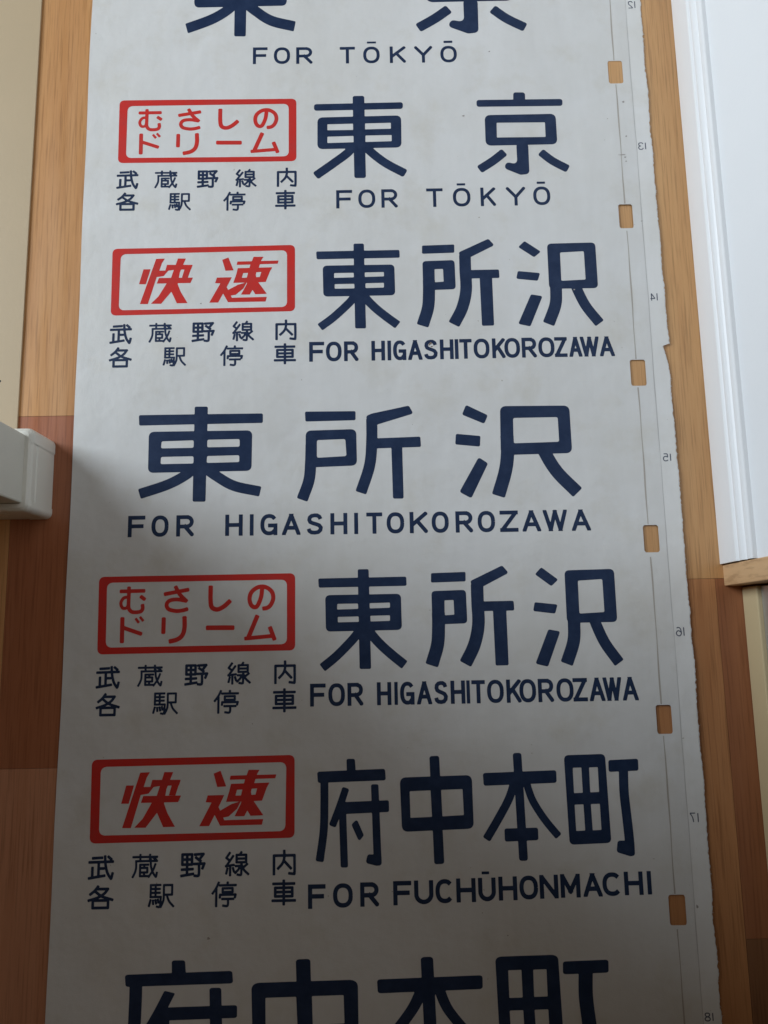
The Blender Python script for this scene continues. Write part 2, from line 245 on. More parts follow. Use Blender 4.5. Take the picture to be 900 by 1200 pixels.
DATA = json.loads(r'''{"G":{"east":[["p",0.0,1.79,[[293.0,-43.7],[395.8,-43.3],[396.0,-54.0],[293.6,-54.4]]],["p",0.0,1.8,[[339.2,-33.7],[352.0,-33.8],[353.1,-148.3],[339.9,-148.1]]],["p",0.0,5.05,[[301.0,-63.2],[389.1,-63.1],[389.4,-104.7],[301.6,-105.1]]],["h",0.0,0.89,[[315.0,-73.5],[339.0,-73.5],[339.2,-79.7],[314.7,-80.0]]],["h",0.0,0.89,[[352.5,-73.3],[376.1,-73.1],[376.1,-79.0],[352.6,-79.4]]],["h",0.0,0.89,[[315.4,-88.5],[339.5,-88.4],[339.8,-94.6],[315.5,-94.7]]],["h",0.0,0.89,[[353.1,-87.9],[375.9,-87.7],[375.8,-94.1],[353.3,-94.4]]],["c",10.31,1.47,[[342.6,-100.8],[336.1,-110.3],[327.0,-120.2],[312.4,-134.1],[297.1,-146.0]]],["c",10.9,1.47,[[348.6,-100.9],[356.1,-111.6],[365.9,-122.4],[378.3,-133.6],[391.7,-144.6]]]],"place":[["p",0.0,1.5,[[424.8,-39.8],[465.3,-39.0],[465.0,-50.1],[424.5,-50.8]]],["p",0.0,4.17,[[424.7,-60.7],[464.9,-59.9],[465.3,-98.6],[430.6,-99.2],[424.7,-99.1]]],["h",0.0,0.74,[[439.6,-71.6],[450.2,-71.4],[450.5,-88.4],[439.4,-88.9]]],["c",15.1,1.78,[[432.1,-84.8],[431.8,-102.4],[429.9,-122.8],[422.6,-145.7]]],["p",0.0,2.4,[[508.4,-32.2],[515.7,-41.1],[485.7,-56.1],[472.1,-58.9],[470.7,-49.6]]],["c",14.63,1.79,[[478.2,-53.0],[478.0,-73.8],[478.0,-100.3],[472.3,-123.6],[461.3,-144.7]]],["p",0.0,1.78,[[479.0,-73.7],[520.0,-73.6],[520.3,-84.9],[480.1,-84.9]]],["p",0.0,1.78,[[495.5,-80.1],[511.0,-80.3],[511.0,-147.1],[496.0,-147.2]]]],"marsh":[["p",0.0,1.8,[[554.1,-35.3],[573.1,-50.1],[564.6,-57.5],[546.2,-43.3]]],["p",0.0,1.78,[[544.3,-75.7],[570.8,-78.9],[567.4,-89.3],[542.1,-86.0]]],["p",0.0,2.06,[[558.6,-107.2],[572.2,-109.8],[556.0,-149.5],[541.8,-145.9]]],["p",0.0,5.1,[[580.9,-39.4],[638.8,-38.7],[638.8,-100.2],[580.5,-100.3]]],["h",0.0,1.5,[[595.9,-51.7],[624.5,-50.4],[624.6,-88.6],[595.5,-89.8]]],["c",14.53,1.78,[[588.3,-85.7],[588.6,-103.4],[586.7,-122.3],[577.5,-146.7]]],["c",12.72,1.48,[[612.0,-95.7],[613.6,-101.2],[622.9,-123.7],[638.1,-146.7]]]],"prefecture":[["p",0.0,1.98,[[323.8,-246.9],[333.3,-247.1],[334.2,-262.4],[324.1,-262.5]]],["p",0.0,2.26,[[290.7,-260.2],[367.0,-258.5],[367.7,-271.0],[291.5,-272.3]]],["c",9.01,1.97,[[298.8,-265.9],[298.7,-293.3],[297.7,-323.2],[293.0,-355.6]]],["c",8.14,1.97,[[322.9,-278.2],[315.8,-297.8],[307.2,-318.8]]],["p",0.0,1.96,[[314.5,-293.6],[322.7,-293.8],[324.4,-362.3],[316.2,-362.1]]],["p",0.0,1.96,[[316.0,-293.4],[370.7,-292.3],[370.7,-304.8],[316.5,-306.2]]],["p",0.0,1.97,[[350.9,-274.9],[359.3,-275.0],[361.5,-360.1],[352.7,-359.2]]],["p",0.0,2.76,[[346.1,-348.8],[354.3,-349.3],[361.4,-348.7],[361.5,-360.7],[355.5,-361.0],[343.8,-358.0]]],["p",0.0,2.22,[[328.5,-317.3],[334.7,-311.7],[342.3,-328.8],[336.8,-335.6]]]],"middle":[["p",0.0,6.2,[[383.3,-268.3],[464.2,-267.1],[464.4,-324.3],[384.6,-326.2]]],["h",0.0,0.56,[[394.1,-283.2],[417.4,-282.7],[418.3,-310.9],[394.3,-311.5]]],["h",0.0,0.56,[[429.3,-282.4],[453.3,-282.0],[453.8,-309.7],[429.9,-310.6]]],["p",0.0,2.55,[[417.1,-245.9],[428.2,-245.6],[430.5,-360.5],[419.4,-360.8]]]],"origin":[["p",0.0,2.54,[[476.6,-265.2],[559.3,-263.7],[559.1,-277.3],[477.1,-279.0]]],["p",0.0,2.84,[[511.1,-244.2],[520.9,-244.1],[523.1,-359.4],[513.3,-359.2]]],["p",0.0,2.22,[[498.4,-324.9],[535.8,-324.7],[535.7,-337.9],[498.3,-338.8]]],["c",9.3,1.97,[[512.0,-275.0],[504.4,-294.1],[491.3,-315.7],[477.8,-336.0]]],["c",8.45,1.97,[[524.7,-275.2],[529.6,-291.8],[535.5,-303.6],[545.5,-318.7],[558.5,-334.6]]]],"town":[["p",0.0,4.83,[[568.7,-247.7],[615.2,-247.1],[616.5,-342.4],[570.1,-343.6]]],["h",0.0,0.57,[[578.0,-261.5],[587.7,-261.4],[587.8,-288.6],[578.0,-288.8]]],["h",0.0,0.57,[[596.4,-261.5],[606.2,-261.3],[606.1,-288.1],[596.2,-288.3]]],["h",0.0,0.56,[[577.9,-301.2],[587.8,-301.0],[588.2,-328.8],[578.2,-329.1]]],["h",0.0,0.56,[[596.1,-300.9],[606.1,-300.7],[606.3,-328.5],[596.6,-328.8]]],["p",0.0,2.27,[[618.5,-254.0],[652.2,-253.0],[651.8,-265.9],[618.1,-266.8]]],["c",10.48,1.13,[[635.1,-260.7],[634.1,-288.3],[635.4,-314.4],[636.5,-336.1],[636.6,-349.5]]],["p",0.0,3.05,[[623.5,-340.1],[632.6,-340.3],[642.1,-338.9],[641.8,-356.1],[636.5,-356.9],[621.6,-352.2]]]],"east_wide":[["p",0.0,1.86,[[78.3,156.6],[227.4,156.4],[227.4,144.6],[79.1,143.6]]],["p",0.0,1.87,[[145.3,166.1],[161.1,165.9],[160.2,49.5],[144.9,49.8]]],["p",0.0,6.02,[[91.0,135.7],[214.7,135.6],[214.2,86.0],[91.3,85.4]]],["h",0.0,1.85,[[106.6,123.7],[145.0,124.4],[144.9,115.1],[105.9,115.1]]],["h",0.0,1.85,[[161.1,124.8],[199.8,125.1],[199.9,115.7],[161.0,115.5]]],["h",0.0,1.84,[[106.2,104.6],[145.1,104.8],[145.1,96.0],[105.9,95.8]]],["h",0.0,1.84,[[161.0,104.8],[199.5,105.3],[199.6,96.9],[160.7,96.4]]],["c",12.36,1.6,[[145.9,90.4],[135.2,81.4],[114.7,70.7],[81.9,60.0]]],["c",12.36,1.6,[[159.4,90.2],[172.0,80.7],[193.6,68.1],[224.8,60.7]]]],"place_wide":[["p",0.0,1.75,[[278.0,157.9],[339.2,157.5],[339.0,146.2],[278.6,145.5]]],["p",0.0,6.25,[[278.9,134.2],[339.6,135.2],[340.0,90.4],[290.7,89.1],[278.5,89.4]]],["h",0.0,2.08,[[292.2,122.3],[326.4,123.1],[327.6,102.1],[292.1,100.6]]],["c",13.5,1.73,[[285.4,118.2],[284.6,93.8],[282.5,73.0],[274.3,49.8]]],["p",0.0,2.62,[[403.6,163.2],[408.9,153.2],[366.4,140.7],[353.2,136.1],[352.0,151.2],[358.6,154.1]]],["c",13.4,1.86,[[358.5,148.4],[358.1,120.2],[355.1,90.4],[344.1,57.1]]],["p",0.0,1.85,[[358.1,123.2],[416.6,124.4],[417.0,111.7],[361.6,110.8]]],["p",0.0,1.85,[[381.4,117.9],[394.5,117.7],[394.8,49.2],[382.2,49.4]]]],"marsh_wide":[["p",0.0,2.24,[[472.7,162.8],[498.7,149.4],[493.9,138.9],[467.5,150.7]]],["p",0.0,1.85,[[459.4,127.1],[488.9,123.9],[487.7,110.8],[458.2,114.0]]],["p",0.0,2.58,[[485.7,97.8],[496.7,90.2],[475.2,48.1],[461.4,56.1]]],["p",0.0,6.73,[[513.8,160.5],[597.7,159.8],[598.1,101.0],[512.4,99.9]]],["h",0.0,2.24,[[529.0,145.5],[583.0,145.7],[583.2,115.1],[528.3,114.2]]],["c",15.94,1.85,[[520.7,124.9],[520.5,102.4],[517.0,80.2],[507.4,50.5]]],["c",15.53,1.85,[[562.2,112.9],[566.3,100.1],[579.3,77.6],[601.9,52.8]]]],"east_round":[["p",0.0,3.25,[[290.7,568.4],[405.5,568.8],[405.2,559.3],[290.7,559.0]]],["p",0.0,2.79,[[340.7,579.1],[355.7,578.9],[356.2,463.3],[341.5,463.6]]],["p",0.0,6.47,[[295.0,549.4],[402.8,550.1],[402.3,504.9],[294.8,504.7]]],["h",0.0,0.46,[[307.7,539.5],[340.7,539.7],[340.8,530.8],[307.7,531.1]]],["h",0.0,0.46,[[356.2,539.7],[389.4,539.9],[389.3,531.5],[356.1,531.3]]],["h",0.0,0.46,[[307.6,522.0],[341.1,522.4],[341.2,513.5],[307.5,513.1]]],["h",0.0,0.46,[[356.4,522.6],[390.0,522.6],[390.0,513.9],[356.3,513.5]]],["c",11.45,2.75,[[341.8,511.3],[334.1,499.5],[316.5,485.5],[292.0,467.4]]],["c",11.45,2.75,[[353.9,511.1],[363.5,499.0],[381.8,483.3],[406.5,468.4]]]],"capital":[["p",0.0,3.27,[[548.7,580.7],[564.0,580.5],[563.6,564.9],[548.0,565.1]]],["p",0.0,3.26,[[500.7,570.3],[612.1,570.6],[611.6,560.7],[500.4,560.6]]],["p",0.0,6.84,[[510.4,548.7],[602.0,549.5],[602.1,506.3],[510.1,505.6]]],["h",0.0,0.72,[[525.4,537.7],[587.7,537.5],[587.5,516.8],[524.9,516.9]]],["p",0.0,5.0,[[549.4,508.7],[564.7,508.4],[564.2,465.5],[553.1,464.2],[532.4,473.7],[535.6,482.5],[549.4,479.0]]],["c",11.38,2.85,[[533.9,496.6],[518.4,484.1],[500.6,472.4]]],["c",11.03,2.85,[[579.8,495.9],[594.7,482.9],[613.8,471.3]]]],"rapid_kai":[["p",0.0,0.21,[[77.3,-271.0],[86.1,-271.0],[80.8,-290.6],[72.3,-290.4]]],["p",0.0,0.21,[[92.6,-257.4],[103.5,-257.2],[100.0,-263.1],[96.9,-273.2],[94.0,-281.3],[84.1,-316.4],[74.3,-316.2]]],["p",0.0,0.21,[[96.4,-273.0],[104.4,-272.9],[106.3,-265.5],[138.3,-265.9],[136.4,-271.9],[116.0,-272.1],[108.1,-273.2],[102.5,-280.2],[93.0,-281.5]]],["p",0.0,0.21,[[119.6,-257.3],[129.6,-257.5],[126.6,-265.1],[122.5,-275.7],[120.2,-290.9],[106.0,-291.7],[112.0,-282.1],[114.9,-272.5],[117.4,-265.0]]],["p",0.0,0.21,[[129.1,-265.9],[138.3,-265.9],[136.3,-270.9],[132.7,-282.5],[125.3,-282.4],[128.2,-271.8]]],["p",0.0,0.21,[[96.7,-282.6],[139.0,-282.7],[136.0,-289.7],[94.3,-289.9]]],["p",0.0,0.21,[[106.9,-289.1],[120.2,-289.4],[112.5,-300.9],[100.4,-316.3],[87.7,-316.1],[96.9,-306.6]]],["p",0.0,0.21,[[119.6,-289.4],[124.2,-301.1],[133.0,-315.9],[119.8,-315.9],[112.5,-300.4],[113.3,-289.8]]]],"rapid_soku":[["p",0.0,0.21,[[182.6,-257.0],[189.2,-274.0],[179.2,-274.5],[174.9,-259.9]]],["p",0.0,0.21,[[193.9,-262.5],[245.2,-262.1],[243.9,-266.3],[192.9,-267.0]]],["p",0.0,0.21,[[194.5,-271.3],[237.5,-270.8],[234.4,-276.4],[229.3,-290.0],[218.5,-290.3],[189.1,-290.5],[192.5,-279.6]]],["h",0.0,0.21,[[201.3,-277.8],[207.3,-277.7],[205.8,-283.9],[199.6,-284.0]]],["h",0.0,0.21,[[217.6,-277.1],[223.7,-276.7],[221.9,-283.4],[216.2,-283.6]]],["p",0.0,0.21,[[214.0,-256.6],[226.3,-256.8],[223.6,-261.4],[220.5,-271.0],[216.3,-277.0],[218.5,-290.3],[209.7,-306.1],[198.8,-306.0],[205.9,-292.1],[207.4,-276.9],[209.9,-267.7],[211.9,-262.2]]],["p",0.0,0.21,[[195.3,-292.9],[182.7,-299.7],[184.9,-307.3],[192.3,-306.1],[201.7,-298.0],[205.8,-290.0]]],["p",0.0,0.21,[[214.3,-289.2],[220.1,-290.3],[230.8,-305.5],[216.6,-305.9],[211.2,-297.2]]],["p",0.0,0.21,[[168.7,-283.2],[187.2,-283.1],[181.1,-295.6],[170.8,-315.8],[159.8,-315.8],[173.1,-290.9],[166.5,-290.5]]],["p",0.0,0.21,[[177.4,-295.6],[181.1,-296.1],[187.6,-309.9],[230.8,-309.5],[229.3,-315.5],[182.9,-315.6],[176.4,-303.6]]]],"dream":[["c",4.41,1.54,[[62.3,-54.5],[92.3,-54.3]]],["c",4.41,1.54,[[73.1,-48.9],[73.2,-61.5],[73.3,-73.0],[76.2,-77.7],[80.7,-78.9],[87.2,-78.1],[89.6,-74.9],[89.1,-69.4]]],["c",3.74,1.1,[[73.2,-61.2],[67.5,-62.2],[64.2,-67.9],[66.5,-73.7],[71.4,-73.3],[73.2,-68.0]]],["c",4.4,1.54,[[86.3,-60.2],[92.6,-64.9]]],["c",4.62,1.54,[[113.6,-58.9],[143.2,-53.7]]],["c",4.63,1.54,[[126.6,-49.2],[132.3,-59.3],[141.1,-68.0]]],["c",4.61,1.54,[[140.2,-66.9],[129.2,-65.0],[120.4,-66.3],[117.2,-71.0],[119.8,-76.1],[128.4,-78.3],[136.1,-77.7],[142.4,-75.9]]],["c",4.92,1.53,[[66.6,-84.1],[66.8,-114.0]]],["c",4.58,1.53,[[67.0,-96.0],[89.9,-104.2]]],["c",3.06,0.87,[[81.6,-85.7],[85.8,-91.2]]],["c",3.06,0.87,[[86.6,-84.1],[91.0,-89.3]]],["c",4.92,1.53,[[114.3,-85.2],[114.2,-104.4]]],["c",5.25,1.53,[[138.2,-84.3],[138.5,-97.6],[136.1,-106.2],[130.2,-110.9],[120.5,-113.2]]],["c",5.3,1.55,[[168.0,-49.5],[168.0,-65.9],[169.7,-74.7],[176.1,-77.3],[183.8,-73.9],[191.4,-67.0]]],["c",4.97,1.54,[[227.9,-52.8],[226.6,-63.7],[222.8,-73.5],[219.0,-75.6],[215.1,-72.8],[213.2,-65.7],[215.5,-58.0],[222.7,-52.7],[231.0,-52.3],[238.5,-57.3],[240.7,-65.1],[238.2,-72.7],[233.8,-76.5],[228.0,-77.4]]],["c",5.45,1.53,[[163.1,-98.2],[196.2,-98.6]]],["c",5.25,1.31,[[222.8,-84.7],[212.2,-110.3]]],["c",4.56,1.3,[[207.5,-111.3],[241.7,-108.7]]],["c",4.91,1.31,[[236.7,-98.0],[242.8,-113.9]]]]},"F":{"2":[[[40.2,577.0],[267.9,576.6],[267.9,488.7],[41.1,488.8]],[[50.8,568.7],[258.0,569.5],[258.1,495.6],[51.0,495.7]]],"3":[[[38.6,372.0],[266.1,373.9],[266.1,286.1],[39.5,284.0]],[[49.1,364.7],[256.2,366.9],[256.3,291.8],[49.0,290.8]]],"5":[[[38.0,-37.2],[266.2,-37.0],[266.2,-125.7],[39.0,-126.2]],[[47.5,-44.2],[256.6,-44.3],[256.7,-118.5],[48.5,-118.6]]],"6":[[[37.7,-242.6],[265.6,-241.5],[265.5,-329.9],[39.0,-331.9]],[[48.1,-250.6],[256.3,-249.1],[255.2,-322.7],[48.9,-323.7]]]},"rows":{"1":[["F",[211.4,626.9,230.4,651.0]],["O",[238.7,626.7,259.9,650.7]],["R",[267.8,626.5,289.0,650.5]],["T",[324.7,626.0,344.5,650.0]],["O",[355.2,625.7,376.7,649.8]],["K",[389.9,625.5,410.8,649.5]],["Y",[421.9,625.2,445.5,649.2]],["O",[455.9,624.9,477.4,649.0]],["-",[360.4,654.5,372.2,657.2]],["-",[460.6,653.3,472.1,656.5]]],"2":[["F",[318.2,422.2,338.4,447.2]],["O",[346.1,422.2,367.6,447.3]],["R",[375.3,422.1,395.8,447.3]],["T",[432.2,422.1,453.0,447.4]],["O",[465.8,422.1,488.0,447.5]],["K",[500.8,422.1,520.0,447.5]],["Y",[533.2,422.1,557.7,447.6]],["O",[567.5,422.1,589.1,447.6]],["-",[471.1,450.9,481.9,453.8]],["-",[572.8,451.4,583.3,454.4]]],"3":[["F",[283.4,220.6,301.7,245.9]],["O",[303.9,220.7,323.1,245.9]],["R",[326.0,220.7,343.6,246.0]],["H",[359.5,220.8,376.1,246.1]],["I",[379.2,220.8,383.6,246.1]],["G",[386.0,220.8,402.6,246.1]],["A",[404.3,220.8,421.8,246.2]],["S",[423.6,220.9,440.8,246.2]],["H",[443.4,220.9,460.0,246.3]],["I",[461.6,220.9,466.0,246.3]],["T",[467.3,221.0,482.4,246.3]],["O",[484.6,221.0,504.1,246.4]],["K",[507.2,221.0,523.3,246.4]],["O",[522.2,221.1,541.4,246.5]],["R",[543.5,221.1,561.6,246.5]],["O",[563.8,221.1,583.7,246.6]],["Z",[583.7,221.2,599.2,246.6]],["A",[601.5,221.2,617.4,246.6]],["W",[615.2,221.2,638.4,246.7]],["A",[638.9,221.3,657.3,246.7]]],"5":[["F",[283.1,-189.0,300.9,-163.6]],["O",[303.9,-189.0,322.9,-163.6]],["R",[325.7,-189.0,343.7,-163.5]],["H",[359.3,-189.0,375.7,-163.4]],["I",[379.2,-189.0,383.1,-163.4]],["G",[385.7,-189.0,402.6,-163.4]],["A",[404.8,-189.0,422.1,-163.3]],["S",[424.3,-189.0,440.5,-163.3]],["H",[443.4,-189.0,460.0,-163.2]],["I",[461.6,-189.0,465.5,-163.2]],["T",[467.4,-189.0,482.8,-163.2]],["O",[485.0,-189.0,504.1,-163.1]],["K",[507.1,-189.0,524.0,-163.1]],["O",[521.9,-189.0,541.0,-163.0]],["R",[543.2,-189.0,561.0,-163.0]],["O",[564.2,-189.0,583.8,-162.9]],["Z",[583.1,-189.0,599.6,-162.9]],["A",[601.8,-189.0,619.6,-162.8]],["W",[617.5,-189.0,638.8,-162.8]],["A",[639.6,-189.0,657.7,-162.7]]],"4":[["F",[69.6,8.7,89.8,34.0]],["O",[97.2,8.6,117.4,33.9]],["R",[126.3,8.5,147.1,33.8]],["H",[183.8,8.3,204.4,33.6]],["I",[212.7,8.2,217.2,33.6]],["G",[225.2,8.2,245.9,33.5]],["A",[250.7,8.1,272.4,33.4]],["S",[279.4,8.0,299.2,33.3]],["H",[307.7,7.9,327.7,33.2]],["I",[335.8,7.8,340.4,33.2]],["T",[350.2,7.8,369.0,33.1]],["O",[374.1,7.7,394.9,33.0]],["K",[401.3,7.6,422.6,33.0]],["O",[427.3,7.5,447.5,32.9]],["R",[455.5,7.4,475.9,32.8]],["O",[481.7,7.3,502.3,32.7]],["Z",[507.9,7.2,529.6,32.6]],["A",[534.4,7.2,556.3,32.5]],["W",[559.1,7.1,587.7,32.5]],["A",[592.6,7.0,615.0,32.4]]],"6":[["F",[280.1,-404.1,299.5,-378.9]],["O",[307.5,-403.5,329.3,-378.4]],["R",[337.3,-403.0,357.9,-377.9]],["F",[373.5,-402.3,393.5,-377.3]],["U",[396.5,-401.8,417.6,-376.8]],["C",[419.9,-401.3,440.5,-376.4]],["H",[442.8,-400.9,464.2,-376.0]],["U",[466.9,-400.4,486.3,-375.6]],["H",[489.3,-400.0,509.9,-375.2]],["O",[512.3,-399.5,532.9,-374.8]],["N",[534.6,-399.1,555.2,-374.4]],["M",[557.6,-398.6,579.4,-374.0]],["A",[582.5,-398.1,603.6,-373.6]],["C",[603.9,-397.7,625.5,-373.2]],["H",[627.9,-397.2,648.6,-372.8]],["I",[652.7,-396.9,658.3,-372.5]],["-",[471.3,-372.4,479.6,-369.4]]]},"notes":{"2":[["武",[39.9,452.5,67.9,478.9]],["蔵",[88.1,453.0,117.0,478.1]],["野",[141.5,452.8,168.9,478.5]],["線",[190.0,453.2,217.4,479.0]],["内",[242.0,453.0,269.2,480.1]],["各",[40.2,422.7,68.9,448.2]],["駅",[106.2,422.2,134.9,447.4]],["停",[175.1,421.4,203.9,447.8]],["車",[240.7,421.9,267.1,449.3]]],"3":[["武",[38.9,246.7,66.5,273.1]],["蔵",[86.9,247.6,115.1,273.8]],["野",[139.3,247.3,167.8,274.4]],["線",[188.8,247.9,216.1,274.7]],["内",[241.0,248.5,269.0,275.6]],["各",[39.2,216.4,67.5,243.2]],["駅",[105.0,217.0,133.6,242.6]],["停",[174.4,216.4,203.1,243.2]],["車",[240.0,217.6,267.6,245.0]]],"5":[["武",[38.3,-165.3,66.1,-139.1]],["蔵",[85.8,-164.0,114.8,-138.6]],["野",[139.3,-163.9,167.0,-138.2]],["線",[188.1,-163.2,215.8,-137.2]],["内",[241.2,-163.6,268.0,-136.5]],["各",[39.2,-196.0,67.2,-169.5]],["駅",[103.9,-195.3,133.3,-169.3]],["停",[173.1,-195.2,202.6,-168.4]],["車",[239.9,-195.1,268.0,-167.7]]],"6":[["武",[38.1,-370.3,67.1,-343.9]],["蔵",[86.5,-369.4,115.5,-343.3]],["野",[139.5,-369.6,167.7,-342.7]],["線",[188.3,-369.2,216.0,-342.5]],["内",[240.3,-369.2,267.9,-341.9]],["各",[38.8,-400.6,67.9,-375.1]],["駅",[105.2,-400.4,134.3,-374.3]],["停",[174.1,-400.7,202.5,-373.7]],["車",[239.8,-400.4,267.4,-372.9]]]},"places":{"1":[["east_wide",[120.7,667.3,268.5,809.4]],["capital",[423.9,666.7,572.3,799.6]]],"2":[["east_round",null],["capital",null]],"3":[["east",[292.6,260.6,396.8,374.2]],["place",[415.7,261.9,520.1,377.1]],["marsh",[541.3,260.2,646.6,373.0]]],"4":[["east_wide",null],["place_wide",null],["marsh_wide",null]],"5":[["east",null],["place",null],["marsh",null]],"6":[["prefecture",null],["middle",null],["origin",null],["town",null]],"7":[["prefecture",null],["middle",null],["origin",null],["town",null]]},"nums":[["12",[706.3,701.4,716.9,712.4]],["13",[705.1,496.3,716.1,506.6]],["14",[705.1,291.3,715.5,301.8]],["15",[706.0,88.5,716.5,98.3]],["16",[705.4,-117.9,716.2,-107.2]],["17",[705.2,-322.6,715.9,-311.9]],["18",[704.7,-525.6,715.3,-516.6]]],"holes":[[674.0,591.9,692.9,624.7],[674.1,388.9,691.8,421.4],[674.8,183.2,693.6,216.3],[676.2,-20.2,694.3,12.2],[676.1,-226.6,693.6,-194.6],[675.2,-429.1,693.5,-397.6]],"B7":[[79.1,-570.0,203.8,-453.4],[219.0,-571.1,333.8,-454.7],[350.5,-571.9,471.8,-455.4],[482.8,-567.3,605.5,-456.4]]}''')

# ---------------------------------------------------------------- floor of oak boards
random.seed(5)
def floor():
    v, f, tones, mats = [], [], [], []
    def quad(x0, y0, x1, y1, z, tone, mi):
        i = len(v)
        v.extend([(x0 * MM, y0 * MM, z * MM), (x1 * MM, y0 * MM, z * MM), (x1 * MM, y1 * MM, z * MM), (x0 * MM, y1 * MM, z * MM)])
        f.append((i, i + 1, i + 2, i + 3)); tones.append(tone); mats.append(mi)
    quad(-4400, -1800, 2000, 2400, -1.5, (1, 1, 1), 1)
    LIGHT, MID, RED = (1.0, 1.0, 1.0), (0.77, 0.67, 0.67), (0.68, 0.46, 0.44)
    boards = []                                  # x0, x1, y0, y1, tone
    def column(x0, x1, segs):
        for ya, yb, t in segs: boards.append((x0, x1, yb, ya, t))
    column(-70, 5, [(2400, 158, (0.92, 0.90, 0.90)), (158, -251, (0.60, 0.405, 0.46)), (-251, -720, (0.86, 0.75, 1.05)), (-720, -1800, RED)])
    column(664, 850, [(2400, -52, (0.92, 0.97, 1.0))])
    column(664, 757, [(-52, -560, MID), (-560, -1800, RED)])
    column(757, 850, [(-52, -445, (0.52, 0.385, 0.42)), (-445, -1800, (0.37, 0.32, 0.36))])
    def filler(x0, x1, w):
        x = x0
        while x < x1 - 1:
            segs, y = [], 2400.0
            while y > -1800:
                L = random.choice((410, 300, 520))
                segs.append((y, max(y - L, -1800), random.choice((LIGHT, MID, LIGHT, (0.95, 0.9, 0.9))))); y -= L
            column(x, min(x + w, x1), segs); x += w
    filler(5, 664, 94.2)
    filler(850, 1940, 93)
    filler(-4313, -70, 94.3)
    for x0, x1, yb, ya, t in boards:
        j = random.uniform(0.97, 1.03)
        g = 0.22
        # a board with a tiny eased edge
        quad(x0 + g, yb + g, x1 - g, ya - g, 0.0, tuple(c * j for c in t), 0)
        for (a, b, c, d) in (((x0 + g, yb + g), (x1 - g, yb + g), (x1, yb), (x0, yb)), ((x0 + g, ya - g), (x1 - g, ya - g), (x1, ya), (x0, ya)),
                             ((x0 + g, yb + g), (x0 + g, ya - g), (x0, ya), (x0, yb)), ((x1 - g, yb + g), (x1 - g, ya - g), (x1, ya), (x1, yb))):
            q = len(v)
            v.extend([(a[0] * MM, a[1] * MM, 0), (b[0] * MM, b[1] * MM, 0), (c[0] * MM, c[1] * MM, -0.0008), (d[0] * MM, d[1] * MM, -0.0008)])
            f.append((q, q + 1, q + 2, q + 3)); tones.append(tuple(c_ * 0.66 for c_ in t)); mats.append(0)
    o = mesh_obj("floor", v, f, M_FLOOR)
    o.data.materials.append(M_GAP)
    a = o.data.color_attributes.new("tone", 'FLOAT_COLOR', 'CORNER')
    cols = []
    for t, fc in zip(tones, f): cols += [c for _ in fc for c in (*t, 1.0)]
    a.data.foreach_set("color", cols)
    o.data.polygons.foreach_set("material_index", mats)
    fix_normals(o)
    tag(o, kind='structure')
floor()

# ---------------------------------------------------------------- left: cream sill board and the end of the partition wall
t = empty("sill_board", (-0.30, 0.70, 0))
tag(t, "flat cream board lying along the left edge of the floor, above the white wall end", "board", kind="thing")
box("board", (-640, 122, 0.2), (-67, 2100, 2.6), M_CREAM, t, 0.6)
import bmesh
def disc(name, cx, cy, z, r, mat, parent, n=20, squash=1.0, rot=0.0, wob=0.0):
    pts = []
    for i in range(n):
        a = 2 * math.pi * i / n
        rr = r * (1 + wob * math.sin(3 * a + cx) + wob * .6 * math.sin(5 * a + cy))
        x, y = rr * math.cos(a), rr * squash * math.sin(a)
        pts.append((cx + x * math.cos(rot) - y * math.sin(rot), cy + x * math.sin(rot) + y * math.cos(rot)))
    return mesh_obj(name, [(x * MM, y * MM, (z if not callable(z) else z(x, y)) * MM) for x, y in pts], [tuple(range(n))], mat, parent)
disc("screw_hole", -91, 202, 2.66, 1.5, M_DARK, t)

t = empty("partition_wall", (-0.4, 0.08, 0))
tag(t, "grey-white partition wall end with white baseboard, jutting over the floor at left", "wall", kind="thing")
box("wall", (-4200, 41, 0.0), (-29, 119, 2400), M_STUBW, t, 2.0)
def baseboard_wrap():
    # a U of board round the wall end, with rounded outer corners and an eased top
    def loop(inset, z):
        x1, y0, y1, r = -21.5 - inset, 32.5 + inset, 127.0 - inset, 7.0 - inset * 0.5
        p = [(-1500, y0)]
        for i in range(7):
            a = -math.pi / 2 + math.pi / 2 * i / 6
            p.append((x1 - r + r * math.cos(a), y0 + r + r * math.sin(a)))
        for i in range(7):
            a = math.pi / 2 * i / 6
            p.append((x1 - r + r * math.cos(a), y1 - r + r * math.sin(a)))
        p.append((-1500, y1))
        return [(x * MM, y * MM, z * MM) for x, y in p]
    L = [loop(0.6, 0.1), loop(0, 1.0), loop(0, 44), loop(0.9, 45.2), loop(0.9, 46.2), loop(0.2, 47.5), loop(0, 56), loop(1.2, 59.5), loop(3.5, 61.5), loop(8.0, 62)]
    n = len(L[0]); v = [q for l in L for q in l]
    f = [(k * n + i, k * n + i + 1, (k + 1) * n + i + 1, (k + 1) * n + i) for k in range(len(L) - 1) for i in range(n - 1)]
    f.append(tuple(range(n))[::-1])
    o = mesh_obj("baseboard", v, f, M_STUBB, t)
    fix_normals(o); return o
bb = baseboard_wrap()
